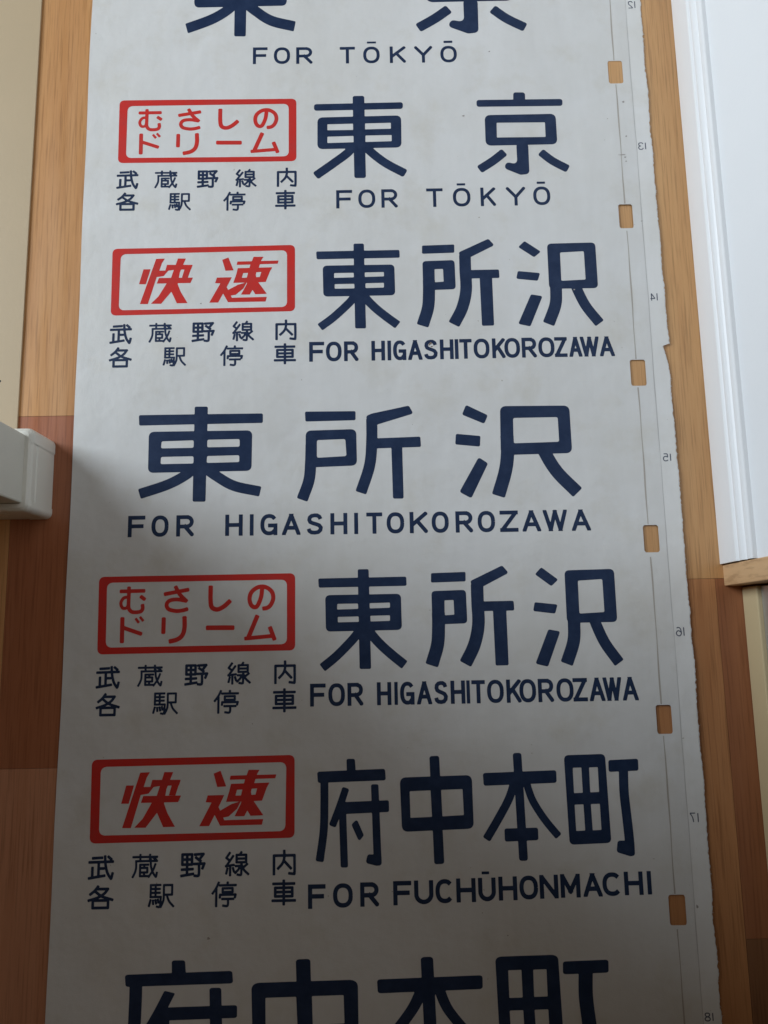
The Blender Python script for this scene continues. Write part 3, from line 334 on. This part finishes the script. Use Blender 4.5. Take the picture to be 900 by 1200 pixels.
# corner caps: a hair proud of the board, ending in a visible joint
def cap(y0, y1, sgn):
    v = []
    for z in (0.3, 55.0, 59.3, 61.0):
        off = {0.3: 0.5, 55.0: 0.5, 59.3: -0.6, 61.0: -2.6}[z]
        x1 = -21.5 + off
        if sgn > 0:
            pts = [(x1, y0)] + [(x1 - 7 + 7 * math.cos(a), y1 + off - 7 + 7 * math.sin(a)) for a in [math.pi / 2 * i / 6 for i in range(7)]] + [(-46, y1 + off)]
        else:
            pts = [(-46, y0 - off)] + [(x1 - 7 + 7 * math.cos(a), y0 - off + 7 + 7 * math.sin(a)) for a in [-math.pi / 2 + math.pi / 2 * i / 6 for i in range(7)]] + [(x1, y1)]
        v += [(x * MM, y * MM, z * MM) for x, y in pts]
    n = 9
    f = [(k * n + i, k * n + i + 1, (k + 1) * n + i + 1, (k + 1) * n + i) for k in range(3) for i in range(n - 1)]
    o = mesh_obj("corner_cap", v, f, M_STUBB, t)
    fix_normals(o)
    sub(o, bb)
    return o
cap(110, 127, 1); cap(32.5, 44, -1)

# ---------------------------------------------------------------- right: white wall with moulded baseboard, wooden jamb, glazed door
t = empty("white_wall", (0.80, 0.9, 0))
tag(t, "long white wall with ridged baseboard and wooden jamb, right of the roll sign", "wall", kind="thing")
box("wall", (773, -36, 0), (900, 2100, 2200), M_WALLP, t)
prof = [(775, 0.1), (764.5, 0.1), (764, 1), (764, 42), (765.2, 44), (766.6, 45), (766.6, 47), (765.0, 49), (764.6, 52), (765.0, 55), (766.6, 58), (768.2, 60), (768.2, 62), (766.8, 64), (766.2, 67), (766.6, 71), (767.6, 73.5), (768.6, 74), (775, 74)]
o = profile_y("baseboard", prof, -35.5, 2100, M_WHITE, t)
box("door_jamb", (767.0, -61, 0.1), (905, -36.6, 2050), M_JAMB, t, 1.2)

t = empty("sliding_door", (0.80, -0.6, 0))
tag(t, "glazed sliding door with cream bottom rail and metal strip, set back at the lower right", "door", kind="thing")
box("bottom_rail", (787, -1500, 0.3), (825, -63, 36), M_DCREAM, t, 1.5)
profile_y("metal_strip", [(792, 36.3), (800, 36.3), (800, 52), (797.5, 54), (794, 52), (793, 44)], -1500, -64, M_ALU, t)
box("glass_pane", (801, -1500, 36.5), (807, -64, 2000), M_GLASS, t)

# ---------------------------------------------------------------- the roll sign
SW = 723.0
Y_TOP, Y_BOT = 900.0, -760.0
X_CUT = 662.0
def H(x, y):
    """height of the cloth above the floor, mm: it lies almost flat, with slow waves and slightly lifted edges"""
    h = 1.3 + 0.45 * np.sin(x / 95.0 + y / 260.0 + 0.4) + 0.40 * np.sin(y / 88.0 - x / 300.0) + 0.25 * np.sin(x / 52.0 - y / 71.0 + 1.0)
    e = np.clip((x - 672.0) / 52.0, 0, 1)
    l = np.clip((38.0 - x) / 38.0, 0, 1)
    return h + 1.1 * e * e * (1 + 0.5 * np.sin(y / 41.0)) + 0.25 * l * l * (1 + 0.5 * np.sin(y / 97.0 + 2))

rng = np.random.RandomState(3)
ys_e = np.arange(Y_BOT, Y_TOP + 0.1, 1.0)
rag = np.convolve(rng.randn(len(ys_e) + 8), np.ones(3) / 3, 'same')[4:-4] * 0.55 + np.convolve(rng.randn(len(ys_e) + 80), np.ones(41) / 41, 'same')[40:-40] * 3.0
def edge_x(y):
    b = SW + np.interp(y, ys_e, rag)
    d = y - 234.5
    b = b + np.where((d > 0) & (d < 60), 3.2 * (1 - d / 60) ** 1.5, 0) - np.where((d <= 0) & (d > -34), 6.0 * (1 + d / 34) ** 1.3, 0)
    return b
def left_x(y): return 0.4 * np.sin(y / 37.0) + 0.8 * np.sin(y / 170.0 + 1)

root = empty("roll_sign", (SW / 2 * MM, 0, 0))
tag(root, "long off-white roll sign with navy station names and red badges, lying on the wooden floor", "roll sign")

def build_sheet():
    xs = np.concatenate([np.array([0, 3, 8, 14, 22]), np.arange(32, X_CUT - 5, 10.0), [X_CUT]])
    bm = bmesh.new()
    hy = []
    for h in DATA["holes"]: hy += [h[1] - 6, h[3] + 6]
    hs = sorted(DATA["holes"], key=lambda h: h[1])
    # repeat the hole pitch beyond the frame
    pitch = 204.2
    ext = list(hs)
    while ext[-1][1] + pitch < Y_TOP - 40: h = ext[-1]; ext.append((h[0], h[1] + pitch, h[2], h[3] + pitch))
    while ext[0][1] - pitch > Y_BOT + 10: h = ext[0]; ext.insert(0, (h[0], h[1] - pitch, h[2], h[3] - pitch))
    ys = np.arange(Y_BOT, Y_TOP + 0.1, 10.0)
    grid = {}
    def V(x, y):
        k = (round(float(x), 2), round(float(y), 2))
        if k not in grid:
            grid[k] = bm.verts.new((k[0] * MM, k[1] * MM, float(H(k[0], k[1])) * MM))
        return grid[k]
    for j in range(len(ys) - 1):
        for i in range(len(xs) - 1):
            q = []
            for (ii, jj) in ((i, j), (i + 1, j), (i + 1, j + 1), (i, j + 1)):
                x = xs[ii] + (left_x(ys[jj]) if ii == 0 else 0)
                q.append(V(x, ys[jj]))
            if i == len(xs) - 2:                            # meet the finer strip vertex for vertex
                q = [q[0], q[1]] + [V(X_CUT, y) for y in np.arange(ys[j] + 2.0, ys[j + 1] - 0.5, 2.0)] + [q[2], q[3]]
            bm.faces.new(q)
    # perforated strip: marching cells on a fine grid so that holes keep rounded corners
    c = 2.0
    gx = np.arange(X_CUT, SW + 12, c); gy = np.arange(Y_BOT, Y_TOP + 0.1, c)
    X, Y = np.meshgrid(gx, gy)
    sd = X - edge_x(Y)
    for h in ext:
        cx, cy, hw, hh, r = (h[0] + h[2]) / 2, (h[1] + h[3]) / 2, (h[2] - h[0]) / 2, (h[3] - h[1]) / 2, 2.4
        dx, dy = np.abs(X - cx) - hw + r, np.abs(Y - cy) - hh + r
        d = np.hypot(np.maximum(dx, 0), np.maximum(dy, 0)) + np.minimum(np.maximum(dx, dy), 0) - r
        sd = np.maximum(sd, -d)
    v, f = march(gx, gy, sd)
    vs = [bm.verts.new((x * MM, y * MM, float(H(x, y)) * MM)) for x, y in v]
    for q in f:
        try: bm.faces.new([vs[i] for i in q])
        except ValueError: pass
    bmesh.ops.remove_doubles(bm, verts=bm.verts, dist=2e-6)
    for fc in bm.faces:
        fc.normal_update()
        if fc.normal.z < 0: fc.normal_flip()
    me = bpy.data.meshes.new("sheet"); bm.to_mesh(me); bm.free()
    me.materials.append(M_SHEET)
    me.polygons.foreach_set("use_smooth", [True] * len(me.polygons))
    o = bpy.data.objects.new("sheet", me); COL.objects.link(o)
    o.parent = root; o.location = (-SW / 2 * MM, 0, 0)
    s = o.modifiers.new("thickness", 'SOLIDIFY'); s.thickness = 0.32 * MM; s.offset = -1
    e = o.modifiers.new("crisp_rim", 'EDGE_SPLIT'); e.split_angle = math.radians(40)
    return o, ext

def march(gx, gy, sd):
    """cells of a signed-distance grid (negative inside) as polygons: whole quads inside, clipped ones at the border"""
    ny, nx = sd.shape
    sd = np.where(np.abs(sd) < 1e-5, -1e-5, sd)
    ins = sd < 0
    v, f = [], []
    idx = -np.ones((ny, nx), int)
    jj, ii = np.nonzero(ins)
    idx[jj, ii] = np.arange(len(jj))
    v = [(float(gx[i]), float(gy[j])) for j, i in zip(jj, ii)]
    cnt = ins[:-1, :-1].astype(int) + ins[:-1, 1:] + ins[1:, :-1] + ins[1:, 1:]
    for j, i in zip(*np.nonzero(cnt == 4)):
        f.append((idx[j, i], idx[j, i + 1], idx[j + 1, i + 1], idx[j + 1, i]))
    ecache = {}
    def ev(a, b):
        k = (a, b) if a < b else (b, a)
        if k not in ecache:
            (j0, i0), (j1, i1) = k
            s0, s1 = sd[j0, i0], sd[j1, i1]
            t = s0 / (s0 - s1)
            ecache[k] = len(v)
            v.append((float(gx[i0] + (gx[i1] - gx[i0]) * t), float(gy[j0] + (gy[j1] - gy[j0]) * t)))
        return ecache[k]
    for j, i in zip(*np.nonzero((cnt > 0) & (cnt < 4))):
        c = [(j, i), (j, i + 1), (j + 1, i + 1), (j + 1, i)]
        poly = []
        for k in range(4):
            a, b = c[k], c[(k + 1) % 4]
            if ins[a]: poly.append(idx[a])
            if ins[a] != ins[b]: poly.append(ev(a, b))
        if len(poly) >= 3: f.append(tuple(int(q) for q in poly))
    return v, [tuple(int(a) for a in q) for q in f]

sheet, HOLES = build_sheet()

INK = 0.10
def strip_along(name, x, y0, y1, w, mat, lift=INK, jitter=0.25, parent=None):
    """a narrow line on the cloth running along it, broken nowhere"""
    ys = np.arange(y0, y1 + 0.1, 6.0)
    v, f = [], []
    for k, y in enumerate(ys):
        c = x + jitter * math.sin(y / 33.0 + x) + jitter * 0.6 * math.sin(y / 11.0)
        ww = w * (0.8 + 0.3 * math.sin(y / 19.0 + x))
        for s in (-.5, .5):
            v.append(((c + s * ww) * MM, y * MM, (float(H(c + s * ww, y)) + lift) * MM))
        if k: f.append((2 * k - 2, 2 * k - 1, 2 * k + 1, 2 * k))
    return mesh_obj(name, v, f, mat, parent or root)

# edge tape, right of the second join
def tape():
    ys = np.arange(Y_BOT, Y_TOP + .1, 3.0)
    v, f = [], []
    for k, y in enumerate(ys):
        xe = float(edge_x(y)) - 0.9
        for u in (0, .25, .5, .75, 1):
            x = 703.5 + (xe - 703.5) * u
            v.append((x * MM, y * MM, (float(H(x, y)) + 0.16) * MM))
        if k:
            for i in range(4): f.append((5 * k - 5 + i, 5 * k - 4 + i, 5 * k + 1 + i, 5 * k + i))
    return mesh_obj("edge_tape", v, f, M_TAPE, root, True)
tape()
# frayed threads along the torn edge
def threads():
    rn = random.Random(8)
    v, f = [], []
    for k in range(420):
        y = rn.uniform(-560, 760)
        x = float(edge_x(y)) - 0.6
        L = rn.choice((1.2, 1.6, 2.2, 3.2)); a = rn.uniform(-0.9, 0.9)
        z = float(H(x, y)) * MM - 0.0001
        w = 0.22
        dx, dy = math.cos(a) * L, math.sin(a) * L
        n = (-math.sin(a) * w, math.cos(a) * w)
        i = len(v)
        v += [((x + n[0]) * MM, (y + n[1]) * MM, z), ((x - n[0]) * MM, (y - n[1]) * MM, z),
              ((x + dx) * MM, (y + dy) * MM, z - 0.0004), ((x) * MM, y * MM, z + 0.0003)]
        f += [(i, i + 2, i + 3), (i + 3, i + 2, i + 1), (i, i + 1, i + 2)]
    o = mesh_obj("frayed_threads", v, f, M_TAPE, root)
    tag(o, kind='stuff')
threads()
hz = sorted(HOLES, key=lambda h: h[1])
edges = [Y_BOT] + [q for h in hz for q in (h[1] - 1.0, h[3] + 1.0)] + [Y_TOP]
for k in range(0, len(edges), 2):
    if edges[k + 1] - edges[k] > 8:
        strip_along("seam", 682.8, edges[k], edges[k + 1], 1.7, M_SEAM)
strip_along("tape_join", 703.0, Y_BOT, Y_TOP, 0.8, M_SEAM2, 0.2)

# ---------------------------------------------------------------- printed strokes
def catmull(P, n=8):
    P = [np.array(q, float) for q in P]
    if len(P) == 2: return np.array(P)
    E = [2 * P[0] - P[1]] + P + [2 * P[-1] - P[-2]]
    out = []
    for i in range(1, len(E) - 2):
        for s in range(n):
            t = s / n
            a, b, c, d = E[i - 1], E[i], E[i + 1], E[i + 2]
            out.append(0.5 * (2 * b + (c - a) * t + (2 * a - 5 * b + 4 * c - d) * t * t + (3 * b - 3 * c + d - a) * t ** 3))
    out.append(P[-1])
    return np.array(out)

def fillet(P, r):
    P = np.array(P, float); n = len(P); out = []
    for i in range(n):
        a, b, c = P[i - 1], P[i], P[(i + 1) % n]
        u, w = a - b, c - b
        lu, lw = np.linalg.norm(u), np.linalg.norm(w)
        u, w = u / lu, w / lw
        ang = math.acos(max(-1, min(1, float(u @ w))))
        if ang > math.radians(160) or r <= 0: out.append(b); continue
        t = min(r / math.tan(ang / 2), 0.45 * lu, 0.45 * lw)
        p0, p1 = b + u * t, b + w * t
        for s in np.linspace(0, 1, 6):
            out.append((1 - s) ** 2 * p0 + 2 * s * (1 - s) * (b * 0.86 + (p0 + p1) / 2 * 0.14) + s * s * p1)
    return np.array(out)

def sd_poly(X, Y, P):
    d = np.full(X.shape, 1e9); inside = np.zeros(X.shape, bool)
    n = len(P)
    for i in range(n):
        a, b = P[i - 1], P[i]
        e = b - a; L = float(e @ e)
        if L < 1e-12: continue
        t = np.clip(((X - a[0]) * e[0] + (Y - a[1]) * e[1]) / L, 0, 1)
        d = np.minimum(d, (X - a[0] - e[0] * t) ** 2 + (Y - a[1] - e[1] * t) ** 2)
        cond = ((a[1] > Y) != (b[1] > Y))
        if abs(e[1]) > 1e-9:
            inside ^= cond & (X < e[0] * (Y - a[1]) / e[1] + a[0])
    d = np.sqrt(d)
    return np.where(inside, -d, d)

def sd_stroke(X, Y, P, w, r):
    """polyline of width w with round joints and flat ends whose corners have radius r"""
    hw = w / 2
    P = [np.array(q, float) for q in P]
    def trim(P):                                   # long enough last segment
        while len(P) > 2 and np.linalg.norm(P[-1] - P[-2]) < hw * 1.02: P.pop(-2)
        return P
    P = trim(P); P = trim(P[::-1])[::-1]
    d = np.full(X.shape, 1e9)
    n = len(P) - 1
    for i in range(n):
        a, b = P[i], P[i + 1]
        e = b - a; L = np.linalg.norm(e); e = e / L
        s = (X - a[0]) * e[0] + (Y - a[1]) * e[1]
        q = -(X - a[0]) * e[1] + (Y - a[1]) * e[0]
        rr = min(r, hw * 0.98, L / 2)
        dx, dy = np.abs(s - L / 2) - L / 2 + rr, np.abs(q) - hw + rr
        d = np.minimum(d, np.hypot(np.maximum(dx, 0), np.maximum(dy, 0)) + np.minimum(np.maximum(dx, dy), 0) - rr)
        if i > 0: d = np.minimum(d, np.hypot(X - a[0], Y - a[1]) - hw)
    return d

def print_marks(name, prims, mat, parent, cell, clip=None):
    """prims: ('p'|'h', pts) polygons (h cuts) or ('s', pts, w, r) strokes, all in mm on the cloth"""
    A = np.concatenate([np.array(q[1], float) for q in prims if q[0] != 'h'])
    pad = 3 + max([q[2] for q in prims if q[0] == 's'] + [0])
    gx = np.arange(A[:, 0].min() - pad, A[:, 0].max() + pad + cell, cell)
    gy = np.arange(A[:, 1].min() - pad, A[:, 1].max() + pad + cell, cell)
    X, Y = np.meshgrid(gx, gy)
    sd = np.full(X.shape, 1e9)
    for q in prims:
        if q[0] == 'p': sd = np.minimum(sd, sd_poly(X, Y, q[1]))
        elif q[0] == 'h': sd = np.maximum(sd, -sd_poly(X, Y, q[1]))
        else: sd = np.minimum(sd, sd_stroke(X, Y, q[1], q[2], q[3]))
    if clip:
        sd = np.maximum(sd, np.maximum(np.maximum(clip[0] - X, X - clip[2]), np.maximum(clip[1] - Y, Y - clip[3])))
    return march(gx, gy, sd)

def emit(name, chunks, mat, parent, lift=INK, subpart=False):
    V, F = [], []
    for v, f in chunks:
        k = len(V)
        V += v; F += [tuple(a + k for a in q) for q in f]
    P = np.array(V)
    Z = H(P[:, 0], P[:, 1]) + lift
    me_v = np.stack([P[:, 0], P[:, 1], Z], 1) * MM
    o = mesh_obj(name, me_v.tolist(), F, mat, root, True)
    if o.data.polygons[0].normal.z < 0: o.data.flip_normals()
    if subpart: sub(o, parent)
    return o

def big_glyph(g, bb):
    prims = []
    base = DATA["G"][g]
    conv = []
    for k, w, r, pts in base:
        if k == 'c': conv.append(('s', catmull(pts), w, r))
        else: conv.append((k, fillet(pts, r)))
    if bb:
        lo = np.array([1e9, 1e9]); hi = -lo
        for q in conv:                                   # true inked extent
            if q[0] == 'p': lo = np.minimum(lo, q[1].min(0)); hi = np.maximum(hi, q[1].max(0))
            if q[0] == 's':
                e0 = q[1][0] - q[1][1]; e0 /= np.linalg.norm(e0); e1 = q[1][-1] - q[1][-2]; e1 /= np.linalg.norm(e1)
                for p, e in ((q[1][0], e0), (q[1][-1], e1)):
                    nrm = np.abs(np.array([-e[1], e[0]])) * q[2] / 2
                    lo = np.minimum(lo, p - nrm); hi = np.maximum(hi, p + nrm)
        sx, sy = (bb[2] - bb[0]) / (hi[0] - lo[0]), (bb[3] - bb[1]) / (hi[1] - lo[1])
        f = lambda P: (np.array(P) - lo) * [sx, sy] + [bb[0], bb[1]]
        out = []
        for q in conv:
            if q[0] != 's': out.append((q[0], f(q[1])))
            elif 0.85 < sx / sy < 1.18: out.append(('s', f(q[1]), q[2] * (sx + sy) / 2, q[3]))
            else:                                        # widen the stroke outline itself
                P = q[1]; T = np.gradient(P, axis=0); T /= np.linalg.norm(T, axis=1)[:, None]
                N = np.stack([-T[:, 1], T[:, 0]], 1) * q[2] / 2
                out.append(('p', fillet(f(np.concatenate([P + N, (P - N)[::-1]])), q[3])))
        conv = out
    return print_marks(g, conv, M_NAVY, None, 0.8)

# frames 7 and below continue outside the picture with the same wide names
def extend(bb, dy): return (bb[0], bb[1] + dy, bb[2], bb[3] + dy)
places = DATA["places"]
B7 = DATA["B7"]
for k in range(4): places["7"][k][1] = B7[k]
for key in "1234567":
    for g, bb in places[key]:
        emit("place_name_character", [big_glyph(g, bb)], M_NAVY, root)

# latin letters: centre lines in a 0-100 box, y down
def arc(cx, cy, rx, ry, a0, a1, n=14):
    return [(cx + rx * math.cos(math.radians(a0 + (a1 - a0) * i / n)), cy + ry * math.sin(math.radians(a0 + (a1 - a0) * i / n))) for i in range(n + 1)]
def sup(a0, a1, n=40, e=0.86):
    o = []
    for i in range(n + 1):
        a = math.radians(a0 + (a1 - a0) * i / n)
        c, s = math.cos(a), math.sin(a)
        o.append((50 + 50 * math.copysign(abs(c) ** e, c), 50 + 50 * math.copysign(abs(s) ** e, s)))
    return o
LAT = {
 'F': [[(0, 0), (0, 100)], [(0, 0), (100, 0)], [(0, 49), (88, 49)]],
 'O': [sup(0, 360)],
 'R': [[(0, 0), (0, 100)], [(0, 0), (62, 0)], [(0, 54), (62, 54)], arc(62, 27, 36, 27, -90, 90), [(50, 54), (100, 100)]],
 'T': [[(0, 0), (100, 0)], [(50, 0), (50, 100)]],
 'K': [[(0, 0), (0, 100)], [(98, 0), (0, 66)], [(38, 40), (100, 100)]],
 'Y': [[(0, 0), (50, 54)], [(100, 0), (50, 54)], [(50, 54), (50, 100)]],
 'H': [[(0, 0), (0, 100)], [(100, 0), (100, 100)], [(0, 49), (100, 49)]],
 'I': [[(50, 0), (50, 100)]],
 'G': [sup(-38, -322), [(96, 55), (96, 100)], [(56, 55), (96, 55)]],
 'A': [[(0, 104), (50, -4)], [(50, -4), (100, 104)], [(18, 70), (82, 70)]],
 'S': [[(94, 22), (86, 8), (68, 0.5), (48, 0), (26, 3), (11, 12), (7, 26), (14, 38), (34, 45), (60, 51), (84, 58), (97, 71), (93, 86), (76, 97), (50, 100), (24, 98), (8, 90), (2, 77)]],
 'Z': [[(0, 0), (100, 0)], [(98, 0), (2, 100)], [(0, 100), (100, 100)]],
 'W': [[(0, -3), (26, 103)], [(26, 103), (50, 0)], [(50, 0), (74, 103)], [(74, 103), (100, -3)]],
 'U': [[(0, -10), (0, 62)] + arc(50, 62, 50, 38, 180, 0, 16)[1:] + [(100, -10)]],
 'C': [sup(-42, -318)],
 'N': [[(0, 0), (0, 100)], [(3, 0), (97, 100)], [(100, 0), (100, 100)]],
 'M': [[(0, 0), (0, 100)], [(2, 0), (50, 78)], [(98, 0), (50, 78)], [(100, 0), (100, 100)]],
 '-': [[(0, 50), (100, 50)]]}
def latin(c, bb, w):
    x0, y0, x1, y1 = bb
    if c == '-': w = y1 - y0
    hw = w / 2
    ax, bx, ay, by = x0 + hw, x1 - hw, y1 - hw, y0 + hw
    if c == 'I': ax = bx = (x0 + x1) / 2
    P = []
    for path in LAT[c]:
        q = np.array([(ax + (bx - ax) * u / 100, ay + (by - ay) * v_ / 100) for u, v_ in path])
        if len(q) == 2:
            e = (q[1] - q[0]) / np.linalg.norm(q[1] - q[0])
            q = np.array([q[0] - e * hw, q[1] + e * hw])
            P.append(('s', q, w, 0.25))
        else:
            ends = 0.25 if c in 'SCGU' else 0.1
            P.append(('s', q, w, ends))
    return print_marks(c, P, M_NAVY, None, 0.42, (x0, y0, x1, y1))
WID = {'1': 4.0, '2': 4.0, '3': 4.5, '4': 4.65, '5': 4.45, '6': 4.7}
for key in "123456":
    row = DATA["rows"][key]
    for word in (row[:3], row[3:]):              # FOR, then the name
        emit("romanised_word", [latin(c, bb, WID[key]) for c, bb in word], M_NAVY, root)

# small kanji of the stopping note: centre lines in a 0-100 box, y down
def box4(x0, y0, x1, y1): return [[(x0, y0), (x1, y0)], [(x0, y1), (x1, y1)], [(x0, y0), (x0, y1)], [(x1, y0), (x1, y1)]]
KAN = {
 '武': [[(14, 8), (54, 6)], [(0, 26), (100, 24)], [(40, 26), (40, 86)], [(14, 50), (14, 92)], [(40, 54), (62, 54)], [(0, 97), (66, 86)], [(66, 0), (69, 38), (78, 74), (91, 96), (95, 98), (100, 76)], [(80, 2), (93, 14)]],
 '蔵': [[(0, 10), (100, 10)], [(30, 0), (30, 20)], [(70, 0), (70, 20)], [(12, 28), (100, 28)], [(13, 28), (13, 60), (8, 80), (0, 98)],
        [(30, 44), (64, 44)], [(30, 44), (30, 94)], [(30, 94), (66, 94)], [(47, 44), (47, 58)], [(30, 58), (60, 58)], [(60, 58), (60, 78)], [(30, 78), (60, 78)], [(47, 78), (47, 94)],
        [(73, 12), (75, 52), (84, 80), (94, 96), (97, 96), (100, 80)], [(93, 42), (84, 68), (66, 98)], [(84, 14), (95, 22)]],
 '野': box4(4, 4, 46, 48) + [[(25, 4), (25, 92)], [(4, 26), (46, 26)], [(2, 70), (50, 68)], [(0, 97), (52, 89)],
        [(58, 5), (96, 3)], [(96, 3), (76, 30)], [(63, 18), (84, 34)], [(56, 46), (100, 45)], [(100, 45), (92, 66)], [(77, 46), (77, 90), (72, 98), (58, 97)]],
 '線': [[(18, 2), (3, 24)], [(3, 24), (18, 36)], [(33, 16), (4, 58)], [(1, 60), (36, 55)], [(20, 58), (20, 100)], [(8, 70), (3, 92)], [(32, 68), (37, 84)],
        [(69, 0), (62, 12)]] + box4(48, 12, 90, 44) + [[(48, 28), (90, 28)], [(69, 44), (69, 92), (64, 99), (52, 97)], [(44, 60), (61, 60)], [(61, 60), (57, 74), (42, 90)], [(95, 52), (76, 68)], [(70, 52), (80, 76), (100, 96)]],
 '内': [[(4, 100), (4, 20)], [(4, 20), (96, 20)], [(96, 20), (96, 92), (91, 99), (72, 97)], [(50, 0), (50, 30), (42, 54), (22, 76)], [(50, 44), (80, 76)]],
 '各': [[(38, 0), (24, 20), (6, 36)], [(34, 12), (80, 12)], [(80, 12), (64, 34), (36, 52), (0, 64)], [(28, 24), (56, 46), (100, 62)]] + box4(18, 64, 82, 98),
 '駅': [[(6, 2), (6, 56)], [(6, 3), (46, 3)], [(6, 20), (44, 20)], [(6, 37), (44, 37)], [(26, 3), (26, 55)], [(6, 55), (48, 55)], [(48, 55), (46, 90), (42, 99), (32, 97)],
        [(6, 68), (0, 94)], [(16, 70), (17, 86)], [(26, 68), (29, 84)], [(36, 66), (39, 80)], [(60, 4), (94, 4)], [(94, 4), (94, 46)], [(60, 46), (94, 46)], [(60, 4), (60, 60), (56, 80), (48, 99)], [(72, 46), (82, 74), (100, 97)]],
 '停': [[(27, 0), (16, 24), (1, 46)], [(17, 28), (17, 100)], [(65, 0), (65, 12)], [(32, 12), (100, 12)]] + box4(44, 25, 86, 41) +
       [[(33, 52), (99, 52)], [(33, 52), (32, 64)], [(99, 52), (96, 64)], [(42, 70), (90, 70)], [(67, 70), (67, 92), (62, 100), (46, 98)]],
 '車': [[(3, 13), (97, 13)], [(50, 0), (50, 100)]] + box4(12, 30, 88, 66) + [[(12, 48), (88, 48)], [(0, 84), (100, 84)]]}
def kanji(c, bb, w):
    x0, y0, x1, y1 = bb
    if c in '駅蔵': w = w * 0.82
    if c in '線停': w = w * 0.88
    hw = w / 2
    P = []
    for path in KAN[c]:
        q = np.array([(x0 + hw + (x1 - x0 - w) * u / 100, y1 - hw - (y1 - y0 - w) * v_ / 100) for u, v_ in path])
        if len(q) > 2: q = catmull(q, 5)
        e = (q[0] - q[1]) / np.linalg.norm(q[0] - q[1]); g = (q[-1] - q[-2]) / np.linalg.norm(q[-1] - q[-2])
        q = np.concatenate([[q[0] + e * hw * .8], q[1:-1], [q[-1] + g * hw * .8]])
        P.append(('s', q, w, w * 0.3))
    return print_marks(c, P, M_NAVY, None, 0.36)
for key in "2356":
    for c, bb in DATA["notes"][key]:
        emit("stopping_note_character", [kanji(c, bb, 3.05)], M_NAVY, root)

# red badges
FR = DATA["F"]
def centre(q): return np.array(q).mean(0)
for key in "2356":
    out, inn = FR[key]
    b = emit("service_badge", [print_marks("badge", [('p', fillet(out, 6.0)), ('h', fillet(inn, 6.5))], M_RED, None, 0.6)], M_RED, root)
    names, ref = (["dream"], "5") if key in "25" else (["rapid_kai", "rapid_soku"], "6")
    i0, i1 = np.array(FR[ref][1]), np.array(inn)
    s = ((i1[1] - i1[0])[0] + (i1[2] - i1[3])[0]) / ((i0[1] - i0[0])[0] + (i0[2] - i0[3])[0])
    sy = (i1[0] - i1[3])[1] / (i0[0] - i0[3])[1]
    for g in names:
        prims = []
        for k, w, r, pts in DATA["G"][g]:
            q = (np.array(pts) - i0.mean(0)) * [s, sy] + i1.mean(0)
            if k == 'c': prims.append(('s', catmull(q, 6), w, r))
            else: prims.append((k, fillet(q, r)))
        cuts = (0, 4, 7, 11, 13, 14, 15, 16, 19) if g == "dream" else (0, len(prims))
        for k in range(len(cuts) - 1):
            emit("badge_character", [print_marks(g, prims[cuts[k]:cuts[k + 1]], M_RED, None, 0.45)], M_RED, b, INK, True)

# mirrored frame numbers in the margin
DIG = {'1': [[(50, 0), (50, 100)]],
 '2': [[(4, 22), (20, 4), (50, 0), (80, 4), (96, 22), (88, 44), (40, 72), (4, 98)], [(0, 100), (100, 100)]],
 '3': [[(2, 18), (20, 3), (50, 0), (82, 5), (94, 24), (80, 44), (48, 48)], [(48, 48), (84, 54), (100, 74), (84, 95), (50, 100), (18, 96), (0, 80)]],
 '4': [[(74, 0), (74, 100)], [(74, 0), (0, 72)], [(0, 72), (100, 72)]],
 '5': [[(90, 0), (16, 0)], [(16, 0), (8, 48)], [(8, 48), (50, 36), (88, 46), (100, 68), (84, 94), (46, 100), (4, 88)]],
 '6': [[(88, 8), (56, 0), (20, 12), (2, 50), (6, 80), (34, 99), (66, 99), (96, 82), (98, 62), (74, 43), (40, 42), (10, 58)]],
 '7': [[(0, 0), (100, 0)], [(100, 0), (56, 46), (40, 100)]],
 '8': [[(50, 0), (84, 8), (90, 26), (70, 44), (24, 54), (2, 74), (16, 94), (50, 100), (84, 94), (98, 74), (76, 54), (30, 44), (10, 26), (16, 8), (50, 0)]]}
for txt, bb in DATA["nums"]:
    x0, y0, x1, y1 = bb
    w = 1.15
    chunks = []
    W = x1 - x0
    for c, (u0, u1) in ((txt[0], (0.80, 1.0)), (txt[1], (0.0, 0.60))):
        P = []
        for path in DIG[c]:
            q = []
            for u, v_ in path:
                uu = 1 - u / 100.0                      # mirror image: printed to be read from the back
                q.append((x0 + w / 2 + (u0 + (u1 - u0) * uu) * (W - w), y1 - w / 2 - (y1 - y0 - w) * v_ / 100))
            q = np.array(q)
            P.append(('s', catmull(q, 5) if len(q) > 2 else q, w, 0.3))
        chunks.append(print_marks(c, P, M_NUM, None, 0.22))
    emit("frame_number", chunks, M_NUM, root, 0.26)

# small marks of wear
def mark(cx, cy, r, sq, rot, mat=M_STAIN, lift=0.17, wob=0.18):
    return disc("stain", cx, cy, lambda x, y: float(H(x, y)) + lift, r, mat, root, 18, sq, rot, wob)
mark(431.7, 241.0, 2.6, 0.45, 0.8, M_SCUFF); mark(433.5, 237.5, 1.4, 0.5, 0.2, M_SCUFF)
for q in ((690.6, 565, 1.6, .8, .3), (684, 490, 4.6, .14, 0.05), (687.6, 486.5, 1.3, .7, .5), (688.4, 480.8, 1.0, .8, 0), (691, 516, 1.2, .8, 1),
          (702.5, 398, 1.1, .9, 0), (483, 548, 1.6, .6, .2), (150, 298, 1.0, .7, 0), (172, -432, 1.6, .8, 0), (706, -410, 1.2, 1.5, .2), (612, 308, 1.1, .7, .4), (520, 640, 1.2, .6, .4)):
    mark(*q)
